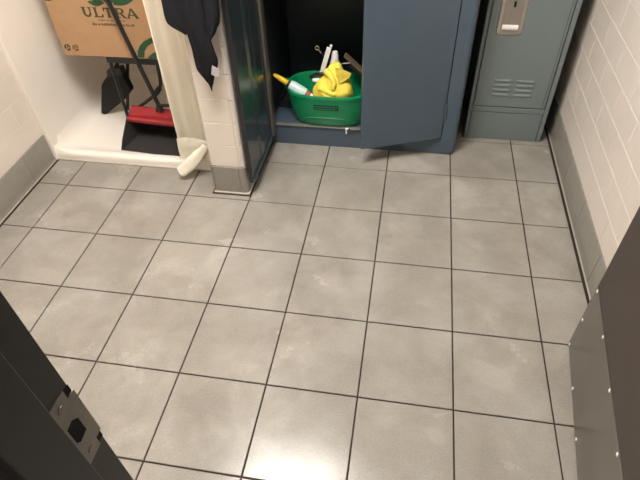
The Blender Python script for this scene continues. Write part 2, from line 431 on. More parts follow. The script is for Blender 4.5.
# pan: cross-section in y lofted along x gives curb, floor and rear cove
prof = [(syf, .0), (syf-.001, .030), (syf+.002, .040), (syf+.010, .046), (syf+.030, .047), (syf+.044, .043), (syf+.060, .031), (syf+.10, .028), (syb-.14, .024), (syb-.07, .030), (syb-.03, .055), (syb-.012, .11), (syb-.012, .0)]
xs = []
ti = .016
for k, (dx, dz) in enumerate(((0, .085), (.006, .050), (.020, .022), (.045, .006), (.085, .0))): xs.append((sx0+ti+dx, dz))
xs += [(sx1-ti-dx, dz) for dx, dz in ((.085, 0), (.045, .006), (.020, .022), (.006, .050), (0, .085))]
rings = []
for x, dz in xs:
    rg = []
    for i, (y, z_) in enumerate(prof):
        f = 0 if i in (0, len(prof)-1) else (.0 if i < 3 else 1.)
        if 3 <= i <= 5: f = .35
        rg.append((x, y, z_+dz*f))
    rings.append(rg)
obj('pan', loft(rings), 'fibre', ss, smooth=35)
obj('curb_caulk', box(sx0+.01, sx1, syf-.006, syf+.002, .0, .006, bev=.002), 'caulk', ss)
obj('drain', lathe([(.001, 0), (.045, 0), (.043, .003), (.001, .003)], 20, ((sx0+sx1)/2-.05, .34, .024)), 'chrome', ss)

# curtain rod + curtain
cr = thing('curtain_rod', 'chrome shower curtain rod across the stall opening', 'rod', (XL, -.14, 1.95))
obj('bar', tube([(XL+.004, -.14, 1.95), (XP0-.005, -.14, 1.95)], .0125, 14), 'chrome', cr, smooth=40)
for x, s in ((XL+.0035, 1), (XP0-.0045, -1)): obj('flange', lathe([(.001, 0), (.03, 0), (.024, .012), (.001, .012)], 20, (x, -.14, 1.95), (s, 0, 0)), 'chrome', cr, smooth=40)
ct = thing('shower_curtain', 'ivory vinyl shower curtain gathered against the wall end', 'curtain', (-1.19, -.14, .05))
def curtain_panel():
    rows = []; n = 44; t = .0016
    for k in range(41):
        z_ = .10 + (1.92-.10)*k/40
        f = max(0, (z_-.10)/1.82)
        xl = -1.276+.04*max(0, z_-1); xr = -1.100-.006*math.sin(z_*3)
        line = []
        for i in range(n+1):
            s = i/n
            x = xl+(xr-xl)*s
            amp = .010+.012*f
            y = -.150 + amp*math.sin(s*2*math.pi*1.7+.4+.5*math.sin(z_*2)) + .006*math.sin(s*17+z_*4)*f
            if z_ < .2: y -= (.2-z_)*.12
            line.append((x, y, z_))
        rows.append(line)
    bm = loft(rows, closed=False, cap=False)
    bmesh.ops.solidify(bm, geom=bm.faces[:], thickness=t)
    return bm
cp = obj('curtain_panel', curtain_panel(), 'curtain', ct, smooth=True)
# the bottom end is turned up into a roll that drops onto the floor before the curb
path = smooth_path([(-1.136, -.166, .190), (-1.172, -.174, .148), (-1.214, -.182, .102), (-1.252, -.188, .064), (-1.276, -.190, .042)], 7)
rings = []
for i, p in enumerate(path):
    f = i/(len(path)-1); t = (path[min(i+1, len(path)-1)]-path[max(i-1, 0)]).normalized()
    n1 = t.cross(Vector((0, 1, 0))).normalized(); n2 = Vector((0, 1, 0))
    ra, rb = .015+.014*math.sin(f*math.pi*.75+.1), .010+.008*f
    rg = []
    for k in range(20):
        a = 2*math.pi*k/20; w_ = 1+.10*math.sin(3*a+f*5)+.05*math.sin(5*a-f*8)
        rg.append(p+n1*ra*w_*math.cos(a)+n2*rb*w_*math.sin(a))
    rings.append(rg)
obj('rolled_hem', loft(rings), 'curtain', ct, smooth=True)
def hem_flap():
    A = [(-1.276, -.156, .21), (-1.235, -.164, .225), (-1.18, -.166, .225), (-1.122, -.160, .21)]
    B = [(-1.270, -.172, .105), (-1.235, -.178, .115), (-1.19, -.176, .140), (-1.130, -.170, .180)]
    bm = loft([smooth_path(A, 6), smooth_path([tuple((Vector(a)+Vector(b))/2+Vector((0, -.006, 0))) for a, b in zip(A, B)], 6), smooth_path(B, 6)], closed=False, cap=False)
    bmesh.ops.solidify(bm, geom=bm.faces[:], thickness=.0016); return bm
obj('hem_flap', hem_flap(), 'curtain', ct, smooth=True)
for k in range(5):
    x = -1.25+k*.035
    obj('ring', tube([(x+.004*math.sin(a), -.14+.022*math.sin(a), 1.945+.024*math.cos(a)) for a in [2*math.pi*i/14 for i in range(15)]], .002, 6), 'chrome', ct, smooth=True)

# stool that carries the carton
BX0, BX1, BY0, BY1, BZ0, BZ1 = -1.891, -1.215, .120, .400, .457, .93
st = thing('stool', 'small black tube-frame stool under the cardboard box', 'stool', (-1.53, .3, .03))
obj('seat', box(-1.684, -1.366, .121, .38, .424, .4565, bev=.006, seg=2), 'black_pl', st)
def stool_leg(pts): return tube(smooth_path(pts, 6), .0085, 10)
obj('leg', stool_leg([(-1.672, .135, .43), (-1.674, .135, .25), (-1.676, .135, .027)]), 'tube', st, smooth=40)
obj('leg', stool_leg([(-1.676, .345, .43), (-1.738, .346, .23), (-1.800, .348, .030)]), 'tube', st, smooth=40)
obj('leg', stool_leg([(-1.385, .135, .43), (-1.380, .135, .25), (-1.378, .135, .027)]), 'tube', st, smooth=40)
obj('leg', stool_leg([(-1.385, .36, .43), (-1.380, .36, .25), (-1.378, .36, .027)]), 'tube', st, smooth=40)
obj('brace', tube(smooth_path([(-1.437, .150, .427), (-1.441, .150, .398), (-1.445, .150, .340), (-1.458, .150, .295), (-1.507, .150, .243), (-1.597, .150, .180), (-1.672, .148, .130)], 6), .0085, 10), 'tube', st, smooth=40)
obj('brace_joint', tube([(-1.462, .150, .289), (-1.492, .150, .256)], .0135, 10), 'tube', st, smooth=40)

# carton
cb = thing('cardboard_box', 'brown cardboard carton with dark ULTRA lettering inside the shower', 'box', ((BX0+BX1)/2, BY0, BZ0))
obj('carton', box(BX0, BX1, BY0, BY1, BZ0, BZ1, bev=.002), 'card', cb)
obj('tape', box(BX0+.3, BX0+.36, BY0+.01, BY1-.01, BZ1-.0005, BZ1+.0006), 'printlight', cb)
YPR = BY0-.0012
def flat(pts, m, name, th=.0011): return obj(name, prism(pts, (BY0-th, BY0+.0002), 'y'), m, cb)
def text(body, x, z_, sx, sz, m, name, off=0.):
    cu = bpy.data.curves.new('lettering', 'FONT'); cu.body = body; cu.offset = off; cu.extrude = .0
    t = bpy.data.objects.new('lettering', cu); C.objects.link(t)
    bpy.context.view_layer.update()
    me = bpy.data.meshes.new_from_object(t.evaluated_get(bpy.context.evaluated_depsgraph_get()))
    bpy.data.objects.remove(t, do_unlink=True)
    xs_ = [v.co.x for v in me.vertices]; ys_ = [v.co.y for v in me.vertices]
    b = bmesh.new(); b.from_mesh(me)
    for v in b.verts:
        v.co = Vector((x+(v.co.x-min(xs_))/(max(xs_)-min(xs_))*sx, YPR, z_+(v.co.y-min(ys_))/(max(ys_)-min(ys_))*sz))
    o = obj(name, b, m, cb); bpy.data.meshes.remove(me); return o
# stencil-like letters with flared ends, one outline each
def letters():
    z0, h = .653, .042; out = []
    def R(x0, x1, za, zb): out.append([(x0, z0+za*h), (x1, z0+za*h), (x1, z0+zb*h), (x0, z0+zb*h)])
    def arc(cx, cz, rx, rz, r2x, r2z, a0, a1, n=10):
        A = [(cx+rx*math.cos(math.radians(a0+(a1-a0)*k/n)), z0+h*(cz+rz*math.sin(math.radians(a0+(a1-a0)*k/n)))) for k in range(n+1)]
        B = [(cx+r2x*math.cos(math.radians(a0+(a1-a0)*k/n)), z0+h*(cz+r2z*math.sin(math.radians(a0+(a1-a0)*k/n)))) for k in range(n+1)]
        out.append(A+B[::-1])
    x = -1.727                                                  # U
    R(x+.002, x+.016, .38, 1); R(x-.004, x+.022, .93, 1.02); R(x+.042, x+.050, .38, 1); R(x+.036, x+.056, .93, 1.02)
    arc(x+.026, .40, .024, .42, .012, .26, 180, 360)
    x = -1.657                                                  # L
    R(x+.002, x+.016, 0, 1); R(x-.004, x+.022, .93, 1.02); R(x-.004, x+.046, -.02, .10)
    out.append([(x+.034, z0), (x+.050, z0), (x+.052, z0+.34*h), (x+.047, z0+.34*h)])
    x = -1.598                                                  # T
    R(x+.020, x+.034, 0, 1); R(x, x+.054, .90, 1.02); R(x+.014, x+.040, -.02, .07)
    out.append([(x, z0+1.02*h), (x-.002, z0+.66*h), (x+.003, z0+.66*h), (x+.010, z0+.92*h)]); out.append([(x+.054, z0+1.02*h), (x+.056, z0+.66*h), (x+.051, z0+.66*h), (x+.044, z0+.92*h)])
    x = -1.528                                                  # R
    R(x+.002, x+.016, 0, 1); R(x-.004, x+.022, -.02, .07); R(x-.004, x+.030, .92, 1.02); R(x+.016, x+.030, .44, .54)
    arc(x+.030, .73, .022, .29, .009, .18, -90, 90)
    out.append([(x+.024, z0+.46*h), (x+.036, z0+.46*h), (x+.062, z0-.02*h), (x+.044, z0-.02*h)])
    x = -1.462                                                  # A
    out.append([(x-.002, z0-.02*h), (x+.010, z0-.02*h), (x+.034, z0+1.02*h), (x+.027, z0+1.02*h)])
    out.append([(x+.027, z0+1.02*h), (x+.037, z0+1.02*h), (x+.070, z0-.02*h), (x+.050, z0-.02*h)])
    R(x+.017, x+.050, .26, .36); R(x-.008, x+.016, -.03, .05)
    return out
bmL = bmesh.new()
for i, pts in enumerate(letters()): prism([(-1.722+(x+1.731)*.80, z_-.006) for x, z_ in pts], (BY0-.0009-.00002*i, BY0+.0002), 'y', bmL)
lo = obj('lettering', bmL, 'print', cb); lo['label'] = 'dark ULTRA lettering'
# two rows of fine print
bmS = bmesh.new(); x = -1.690; r_ = random.Random(3)
while x < -1.480:
    w_ = r_.uniform(.004, .009); bx(bmS, x, x+w_, BY0-.0008, BY0+.0002, .609, .609+r_.choice((.008, .008, .011))); x += w_+r_.choice((.0015, .002, .005))
obj('fine_print', bmS, 'printlight', cb)
bmS = bmesh.new(); x = -1.655
while x < -1.525:
    w_ = r_.uniform(.003, .007); bx(bmS, x, x+w_, BY0-.0008, BY0+.0002, .630, .636); x += w_+r_.choice((.003, .006))
obj('fine_print', bmS, 'printlight', cb)
def leaf(cx, cz, L, W, ang, name='leaf_print'):
    pts = []
    for k in range(12): 
        t = k/12; pts.append((t*L, W*math.sin(math.pi*t)**.8))
    for k in range(12):
        t = 1-k/12; pts.append((t*L, -W*math.sin(math.pi*t)**.8*.6))
    c, s = math.cos(math.radians(ang)), math.sin(math.radians(ang)); 
    q = []; 
    for p in pts:
        r = (round(cx+p[0]*c-p[1]*s, 5), round(cz+p[0]*s+p[1]*c, 5))
        if r not in q: q.append(r)
    return flat(q, 'green_print', name)
leaf(-1.560, .706, .105, .022, 12); leaf(-1.570, .708, .095, .024, 52); leaf(-1.585, .706, .095, .024, 95); leaf(-1.60, .706, .100, .022, 140); leaf(-1.61, .705, .07, .014, 172)
leaf(-1.882, .712, .07, .022, 30); leaf(-1.884, .715, .08, .02, 62)
for cx in (-1.861, -1.819):
    bm = bmesh.new(); cz = .4965
    for k in range(3):
        a0 = k*120; A = [(cx+.0165*math.cos(math.radians(a0+d)), cz+.0165*math.sin(math.radians(a0+d))) for d in range(0, 100, 16)]
        B = [(cx+.0075*math.cos(math.radians(a0+d)), cz+.0075*math.sin(math.radians(a0+d))) for d in range(0, 100, 16)]
        prism(A+B[::-1], (BY0-.001, BY0+.0002), 'y', bm)
    prism([(cx+.0035*math.cos(math.radians(d)), cz+.0035*math.sin(math.radians(d))) for d in range(0, 360, 30)], (BY0-.001, BY0+.0002), 'y', bm)
    obj('recycling_mark', bm, 'print' if cx < -1.84 else 'printlight', cb)
# lower right corner: broad green crescent and a second blade
A = [(-1.512, .463), (-1.505, .492), (-1.487, .520), (-1.460, .543), (-1.425, .560), (-1.385, .570), (-1.385, .547), (-1.418, .537), (-1.447, .520), (-1.468, .497), (-1.480, .463)]
flat(A, 'green_print', 'leaf_print')
flat([(-1.466, .460), (-1.440, .482), (-1.412, .497), (-1.37, .508), (-1.36, .460)], 'green_print', 'leaf_print')

# broom with angled black bristles behind the stool
br = thing('broom', 'black angled broom standing in the shadow under the carton', 'broom', (-1.85, .30, .03))
q = [(-1.868, .213), (-1.812, .270), (-1.722, .288), (-1.700, .190), (-1.756, .132), (-1.905, .028), (-1.934, .030)]
bm = prism(q, (.285, .325), 'y')
bmesh.ops.bevel(bm, geom=bm.edges[:], offset=.006, segments=2, affect='EDGES')
obj('bristles', bm, 'bristle', br)
obj('block', prism([(-1.815, .262), (-1.722, .280), (-1.728, .315), (-1.805, .298)], (.282, .328), 'y'), 'black_pl', br)
obj('handle', tube([(-1.77, .320, .29), (-1.755, .53, .59), (-1.74, .72, .862)], .011), 'tube', br, smooth=40)

# lobby dustpan
dp = thing('dustpan', 'black lobby dustpan with red hood on the shower floor', 'dustpan', (-1.475, .05, .03))
DPM = Matrix.Translation((-1.478, -.050, .0300)) @ Matrix.Rotation(math.radians(-4.5), 4, 'Z')
def dpm(bm):
    for v in bm.verts: v.co = DPM @ v.co
    return bm
def shell(pts_list, th):
    bm = loft(pts_list, closed=False, cap=False); bmesh.ops.solidify(bm, geom=bm.faces[:], thickness=th); return bm
# local frame: x across, y back, z up.  tray floor + side walls + back
bm = prism([(-.184, 0), (.184, 0), (.172, .10), (.157, .205), (-.157, .205), (-.172, .10)], (.001, .0045), 'z')
for s in (-1, 1):
    b2 = [(0, .004), (.03, .05), (.10, .128), (.155, .160), (.215, .10), (.205, .004)]
    A = [(s*(.184-.125*y), y, z_) for y, z_ in b2]; B = [(s*(.179-.125*y), y, z_) for y, z_ in b2]
    va = [bm.verts.new(p) for p in A]; vb = [bm.verts.new(p) for p in B]; n = len(va)
    bm.faces.new(va); bm.faces.new(vb[::-1])
    for k in range(n): bm.faces.new((va[k], va[(k+1) % n], vb[(k+1) % n], vb[k]))
obj('tray', dpm(bm), 'pan', dp)
obj('back', dpm(shell([[(-.153, .205, .004), (-.152, .216, .10), (-.158, .165, .155)], [(.153, .205, .004), (.152, .216, .10), (.158, .165, .155)]], .004)), 'black_pl', dp)
# red hood: rolled strip along the top opening
prof = [(.098, .112), (.096, .127), (.106, .136), (.124, .136), (.130, .144), (.160, .164), (.176, .161), (.190, .146), (.182, .140), (.165, .155), (.120, .118)]
bm = loft([[(x, y, z_) for y, z_ in prof] for x in (-.166, -.162, -.05, .05, .162, .166)])
obj('hood', dpm(bm), 'red', dp)
obj('hood_rib', dpm(box(-.10, .10, .112, .126, .1355, .1395, bev=.001)), 'red', dp)
obj('yoke', dpm(tube(smooth_path([(-.012, .150, .160), (.0, .152, .185), (.03, .155, .192), (.085, .16, .192), (.105, .162, .165)], 6), .008)), 'black_pl', dp, smooth=40)
hp0 = DPM @ Vector((.012, .148, .165)); hp1 = Vector((-1.560, .085, .745)); hd_ = (hp1-hp0)
obj('handle', tube([hp0, hp0+hd_*.06, hp0+hd_*.061, hp1, hp0+hd_*1.35], [.014, .014, .0105, .0105, .0105], 12), 'tube', dp, smooth=40)
obj('grip', tube([hp0+hd_*1.15, hp0+hd_*1.40], .014, 12), 'black_pl', dp, smooth=40)

# ================================================================= JACKET
jk = thing('jacket', 'dark charcoal jacket hanging on the tiled wall end', 'jacket', (-1.0, -.27, .56))
def drape(rows, folds, seed, n=40, power=1.0):
    """rows: (z, xl, xr, y, depth) from top to bottom: closed tubular cloth with folds"""
    P = smooth_path([Vector((r[1], r[2], r[0])) for r in rows], 7); Q = smooth_path([Vector((r[3], r[4], 0)) for r in rows], 7)
    rings = []
    for a, q in zip(P, Q):
        xl, xr, z_ = a; y, d = q[0], q[1]; rg = []
        for k in range(n):
            t = 2*math.pi*k/n; c, s = math.cos(t), math.sin(t)
            x = (xl+xr)/2+(xr-xl)/2*c
            f = .35*math.sin(folds*c*2.2+seed+z_*6)+.22*math.sin(folds*c*4.1+seed*2-z_*9)
            rg.append((x, y+d*(s*abs(s)**.3+(f*.6 if s < 0 else 0)), z_+(.004*math.sin(c*5+seed))))
        rings.append(rg)
    return loft(rings)
obj('body', drape([(1.46, -1.03, -.98, -.30, .020), (1.40, -1.07, -.94, -.30, .026), (1.2, -1.10, -.915, -.305, .030), (1.0, -1.108, -.905, -.305, .032), (.90, -1.100, -.905, -.305, .032), (.86, -1.104, -.908, -.305, .032), (.835, -1.100, -.912, -.305, .030), (.815, -1.085, -.918, -.305, .028), (.795, -1.045, -.935, -.305, .024), (.775, -1.030, -.962, -.305, .018), (.762, -1.018, -.975, -.305, .010)], 2.2, 1.0), 'cloth', jk, smooth=True)
obj('front_panel', drape([(1.05, -1.10, -1.05, -.325, .016), (.95, -1.102, -1.04, -.328, .018), (.88, -1.104, -1.035, -.33, .018), (.838, -1.104, -1.030, -.33, .017), (.820, -1.092, -1.025, -.33, .015), (.800, -1.062, -1.020, -.328, .012), (.785, -1.042, -1.018, -.326, .008)], 1.6, 2.2), 'cloth', jk, smooth=True)
obj('sleeve', drape([(1.12, -1.02, -.955, -.335, .018), (1.0, -1.035, -.955, -.340, .020), (.88, -1.036, -.952, -.340, .021), (.79, -1.034, -.950, -.335, .021), (.73, -1.030, -.944, -.330, .020), (.69, -1.031, -.939, -.326, .018), (.645, -1.029, -.952, -.324, .016), (.615, -1.015, -.968, -.322, .012), (.595, -1.000, -.975, -.320, .008), (.575, -.993, -.984, -.318, .004), (.560, -.990, -.986, -.318, .002)], 1.8, .3), 'cloth', jk, smooth=True)
obj('side_flap', drape([(1.05, -.95, -.902, -.325, .014), (.92, -.958, -.902, -.33, .015), (.86, -.962, -.905, -.33, .016), (.82, -.965, -.914, -.33, .015), (.79, -.966, -.928, -.33, .013), (.77, -.964, -.945, -.328, .009), (.755, -.962, -.955, -.326, .004)], 1.4, 4.0), 'cloth', jk, smooth=True)
b = bmesh.new()
va = [(-.958, -.342, .676), (-.932, -.343, .662), (-.942, -.343, .626), (-.968, -.342, .640)]
A = [b.verts.new(p) for p in va]; B = [b.verts.new((p[0], p[1]+.0012, p[2])) for p in va]
b.faces.new(A); b.faces.new(B[::-1])
for k in range(4): b.faces.new((A[k], A[(k+1) % 4], B[(k+1) % 4], B[k]))
tg = obj('care_tag', b, 'tag', jk); tg['label'] = 'small white care tag'
hk = thing('wall_hook', 'small steel coat hook on the tiled wall end', 'hook', (-1.005, YP, 1.46))
obj('plate', box(-1.02, -.99, YP-.004, YP, 1.43, 1.51, bev=.002), 'dull', hk)
obj('prong', tube(smooth_path([(-1.005, YP-.003, 1.45), (-1.005, YP-.03, 1.44), (-1.005, YP-.05, 1.46), (-1.005, YP-.055, 1.485)], 6), .004, 8), 'dull', hk, smooth=40)

# ================================================================= STORAGE CABINET
CX0, CX1, CY0, CY1, CH = -.921, .018, .166, .68, 1.83
sc = thing('storage_cabinet', 'slate blue steel storage cabinet with both doors open', 'cabinet', ((CX0+CX1)/2, CY0, 0))
st_ = .030
obj('side_panel', box(CX0, CX0+.012, CY0+.002, CY1, .0, CH), 'slate_shaded', sc)
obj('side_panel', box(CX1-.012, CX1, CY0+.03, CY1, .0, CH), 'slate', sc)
obj('back_panel', box(CX0+.012, CX1-.012, CY1-.012, CY1, .0, CH), 'slate_shaded', sc)
obj('top_panel', box(CX0, CX1, CY0, CY1, CH, CH+.02, bev=.004), 'slate', sc)
obj('stile', box(CX0, CX0+st_, CY0, CY0+.016, .06, CH, bev=.002), 'slate', sc)
pts = [(-.055, CY0), (-.004, CY0), (.006, CY0+.003), (CX1, CY0+.028), (CX1, CY0+.06), (-.055, CY0+.06)]
obj('corner_post', prism(pts, (.012, CH), 'z'), 'slate', sc)
obj('plinth', box(CX0+.012, -.005, CY0+.006, CY0+.020, .0, .100, bev=.001), 'slate', sc)
obj('foot', box(-.03, CX1-.012, CY0+.022, CY0+.06, 0, .013), 'black_pl', sc)
obj('cabinet_floor', box(CX0+.012, -.056, CY0+.004, CY1-.012, .100, .1135), 'slate', sc)
obj('sill', box(CX0+st_, -.055, CY0-.003, CY0+.022, .1132, .1160, bev=.0008), 'worn', sc)
obj('unseen_shelf', box(CX0+.013, CX1-.013, CY0+.012, CY1-.013, .765, .79), 'slate_shaded', sc)  # out-of-view shelf added to keep the compartment below in shade
obj('unseen_shelf', box(CX0+.013, CX1-.013, CY0+.012, CY1-.013, 1.38, 1.405), 'slate', sc)
lt = obj('floor_latch', box(-.538, -.480, CY0-.006, CY0+.006, .108, .1195, bev=.002), 'worn', sc)
obj('latch_pin', tube([(-.523, CY0-.009, .118), (-.523, CY0-.009, .092)], .004, 8), 'white', lt)
obj('latch_lever', box(-.528, -.512, CY0-.010, CY0-.002, .117, .123, bev=.001), 'white', lt)
obj('latch_slot', box(-.511, -.505, CY0-.0065, CY0-.004, .112, .118), 'hole', lt)
# left door folded back against the wall end: the ribbed inner face shows
dl = obj('door', box(-.912, -.896, -.268, CY0-.004, .075, CH-.02, bev=.003), 'slate_in', sc)
dl['label'] = 'left door opened flat beside the tiled wall end'
b = bmesh.new()
bx(b, -.8965, -.892, -.268, -.250, .075, CH-.02, bev=.0015)
obj('return_flange', b, 'slate_in', dl)
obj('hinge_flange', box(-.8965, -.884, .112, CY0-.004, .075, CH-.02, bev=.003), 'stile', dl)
obj('edge_strip', box(-.911, -.891, -.273, -.2675, .078, CH-.023, bev=.002), 'black_pl', dl)
obj('bottom_hem', box(-.8965, -.886, -.246, .110, .075, .088, bev=.002), 'slate_in', dl)
obj('stiffener', prism([(-.8965, -.12), (-.892, -.09), (-.892, -.04), (-.8965, -.01)], (.10, CH-.05), 'z'), 'slate_in', dl)
# right door ajar
hx, hy, fx, fy = -.056, CY0-.004, -.434, .016
uu = Vector((fx-hx, fy-hy, 0)); WD = uu.length; uu.normalize(); nn = Vector((-uu.y, uu.x, 0))     # nn to the outside (-y)
if nn.y > 0: nn = -nn
RM = Matrix(((uu.x, nn.x, 0, hx), (uu.y, nn.y, 0, hy), (0, 0, 1, 0), (0, 0, 0, 1)))
dr = obj('door', box(0.002, WD, -.018, 0, .100, CH-.02, bev=.0025, M4=RM), 'slate', sc)
dr['label'] = 'right door standing ajar'
hb = obj('handle', box(WD-.06, WD-.03, .0, .006, .92, 1.08, bev=.002, M4=RM), 'chrome', dr)
for zz in (.25, 1.0, 1.6): obj('hinge', tube([(hx+.002, hy-.002, zz-.04), (hx+.002, hy-.002, zz+.04)], .005, 8), 'slate', sc, smooth=40)

# ================================================================= SINGLE LOCKER
GX0, GX1, GY0, GY1, GH = .069, .449, .336, .76, 1.83
gl = thing('locker', 'tall grey-green steel locker beside the right tiled wall', 'locker', ((GX0+GX1)/2, GY0, 0))
b = bmesh.new()
obj('body', box(GX0, GX1, GY0+.006, GY1, .0, GH, bev=.002), 'grey', gl)
b = bmesh.new()
for a in ((GX0, GX0+.016, .0, GH), (GX1-.020, GX1, .0, GH)): bx(b, a[0], a[1], GY0, GY0+.012, a[2], a[3], bev=.002)
bx(b, GX0+.016, GX1-.020, GY0, GY0+.012, .158, .184, bev=.0015); bx(b, GX0+.016, GX1-.020, GY0, GY0+.012, GH-.04, GH, bev=.0015)
obj('face_frame', b, 'grey', gl)
obj('seam_backing', box(GX0+.008, GX1-.010, GY0+.0052, GY0+.0075, .001, GH-.02), 'seam', gl)
obj('base_panel', box(GX0+.0195, GX1-.0235, GY0+.001, GY0+.010, .0, .1545, bev=.001), 'grey', gl)
lx0, lx1, lz0, lz1 = GX0+.0200, GX1-.0245, .1890, GH-.044
ld = obj('door', box(lx0, lx1, GY0-.001, GY0+.012, lz0, lz1, bev=.002), 'grey', gl)
obj('edge_bead', box(lx1-.013, lx1-.0115, GY0-.0016, GY0+.002, lz0+.002, lz1-.002), 'seam', ld)
# louvres: pressed-out hoods
def louvre(x0, x1, z_):
    b = bmesh.new(); n = 10; rings = []
    for k in range(n+1):
        t = k/n; x = x0+(x1-x0)*t; e = min(1, min(t, 1-t)*8)**.5
        rings.append([(x, GY0-.0005, z_+.0085), (x, GY0-.0035*e-.0006, z_+.0045), (x, GY0-.0062*e-.0007, z_-.0005), (x, GY0-.0050*e-.0006, z_-.0030), (x, GY0-.0005, z_-.0026)])
    return loft(rings)
for k in range(4):
    zz = .327-.0245*k
    obj('louvre', louvre(.160, .245, zz), 'grey', ld, smooth=50); obj('louvre', louvre(.262, .349, zz), 'grey', ld, smooth=50)
# recessed handle cup: rim, cup, lift, keyhole, rivets
def rrect(x0, x1, z0, z1, r, n=5, taper=0):
    out = []
    for (cx, cz, a0) in ((x1-r, z1-r, 0), (x0+r, z1-r, 90), (x0+r, z0+r, 180), (x1-r, z0+r, 270)):
        for k in range(n+1):
            a = math.radians(a0+90*k/n); px = cx+r*math.cos(a); pz = cz+r*math.sin(a)
            f = (pz-z0)/(z1-z0); px += taper*(.5-f)*(1 if px < (x0+x1)/2 else -1)
            out.append((px, pz))
    return out
hx0, hx1, hz0_, hz1_ = .126, .232, .548, .80
hl = obj('handle', loft([[(x, GY0-.0008, z_) for x, z_ in rrect(hx0-.004, hx1+.004, hz0_-.004, hz1_+.004, .02)],
        [(x, GY0-.005, z_) for x, z_ in rrect(hx0, hx1, hz0_, hz1_, .018)],
        [(x, GY0-.0045, z_) for x, z_ in rrect(hx0+.007, hx1-.007, hz0_+.009, hz1_-.009, .014)],
        [(x, GY0-.0015, z_) for x, z_ in rrect(hx0+.014, hx1-.014, hz0_+.022, hz1_-.02, .012)]]), 'chrome', gl, smooth=45)
obj('cup', loft([[(x, GY0-.0025, z_) for x, z_ in rrect(hx0+.014, hx1-.014, hz0_+.022, hz1_-.02, .012)], [(x, GY0-.0012, z_) for x, z_ in rrect(hx0+.02, hx1-.02, hz0_+.03, hz1_-.03, .01)]]), 'chrome', hl)
obj('lift', loft([[(x, GY0-y, z_) for y, z_ in ((.003, .566), (.010, .572), (.012, .580), (.009, .588), (.003, .592))] for x in (.145, .150, .208, .213)]), 'screw', hl, smooth=45)
obj('keyhole', box(.176, .186, GY0-.0045, GY0-.002, .668, .692, bev=.001), 'hole', hl)
for zz in (.610, .642): obj('rivet', lathe([(.0001, 0), (.0055, 0), (.0045, .002), (.0001, .003)], 12, (.174, GY0-.002, zz), (0, -1, 0)), 'chrome', hl, smooth=45)
obj('number_recess', box(.20, .34, GY0-.0015, GY0+.001, 1.55, 1.62), 'dull', ld)

# ================================================================= GREEN TUB AND ITS CONTENTS
TX, TY, TZ0, TZ1 = -.620, .273, .1165, .297
tb = thing('tub', 'green oval plastic tub in the bottom of the open cabinet', 'tub', (TX, TY, TZ0))
def tub_body():
    R = []
    for (a, b_, z_) in ((.150, .085, TZ0), (.166, .098, TZ0+.004), (.174, .106, TZ0+.02), (.190, .122, TZ0+.09), (.200, .131, TZ1-.02), (.203, .134, TZ1-.018), (.205, .136, TZ1-.004), (.203, .134, TZ1), (.196, .127, TZ1), (.193, .124, TZ1-.006), (.183, .115, TZ0+.09), (.165, .097, TZ0+.02), (.148, .083, TZ0+.008)):
        R.append(superell(TX, TY, a+.008, b_+.002, z_, 2.7, 48))
    return loft(R)
obj('basin', tub_body(), 'green', tb, smooth=40)
def on_front(x, z_, lift=.001):      # point on the tub's front wall
    f = (z_-(TZ0+.02))/(.07); a = .182+.016*f; b_ = .108+.016*f; e = 2.7
    if z_ > TZ0+.09: f = (z_-(TZ0+.09))/.0705; a = .198+.010*f; b_ = .124+.009*f
    c = min(1, abs((x-TX)/a))
    return (x, TY-b_*(1-c**e)**(1/e)-lift, z_)
# raised arch moulded on the front
pth = [(-.135, .130), (-.118, .150), (-.095, .166), (-.06, .172), (0, .174), (.06, .172), (.095, .166), (.118, .150), (.135, .130)]
obj('moulded_arch', tube(smooth_path([on_front(TX+x, z_, .0) for x, z_ in pth], 5), .0035, 8), 'green', tb, smooth=True)
def strip(x0, x1, z0, z1, lift, m, name, parent, n=10):
    rows = [[on_front(x0+(x1-x0)*k/n, z_, lift) for k in range(n+1)] for z_ in (z0, z1)]
    rows2 = [[(p[0], p[1]+lift+.001, p[2]) for p in r] for r in rows]
    bm = loft([rows[0], rows[1], rows2[1], rows2[0], rows[0]], closed=False, cap=False)
    bmesh.ops.remove_doubles(bm, verts=bm.verts[:], dist=1e-6)
    return obj(name, bm, m, parent)
lb = strip(-.682, -.560, .222, .252, .0012, 'dkgreen', 'label', tb)
r_ = random.Random(5); 
for z_, x, xe in ((.239, -.676, -.566), (.226, -.676, -.580)):
    while x < xe:
        w_ = r_.uniform(.005, .010); strip(x, x+w_, z_, z_+.007, .0018, 'green', 'label_mark', lb, 2); x += w_+.003
for s in (-1, 1):
    obj('grip', loft([superell(TX+s*.215, TY, .016, .045, z_, 2.5, 20) for z_ in (TZ1-.012, TZ1-.003)]), 'green', tb, smooth=40)

# yellow rubber glove slumped in the tub: cuff up, fingers folded
gv = thing('rubber_glove', 'yellow rubber gloves heaped in the green tub', 'gloves', (-.60, .235, .22))
def mound():
    prof = [(.25, -.690, -.505, .225, .055), (.272, -.692, -.498, .220, .060), (.300, -.690, -.500, .216, .060), (.325, -.676, -.508, .216, .054), (.350, -.656, -.520, .220, .046), (.375, -.636, -.535, .226, .038), (.398, -.624, -.552, .232, .030), (.416, -.618, -.566, .238, .022), (.425, -.606, -.578, .242, .010)]
    P = smooth_path([Vector((a[1], a[2], a[0])) for a in prof], 5); Q = smooth_path([Vector((a[3], a[4], 0)) for a in prof], 5); rings = []
    for a, q_ in zip(P, Q):
        rg = []
        for k in range(44):
            t = 2*math.pi*k/44; c, s = math.cos(t), math.sin(t)
            x = (a[0]+a[1])/2+(a[1]-a[0])/2*c; y = q_[0]+q_[1]*s
            d = noise.noise(Vector((x*20, y*20, a[2]*20)))*.012 + .003*math.sin(x*95+a[2]*60)
            rg.append((x+d*c*.6, y+d*s, a[2]+.3*d))
        rings.append(rg)
    return loft(rings)
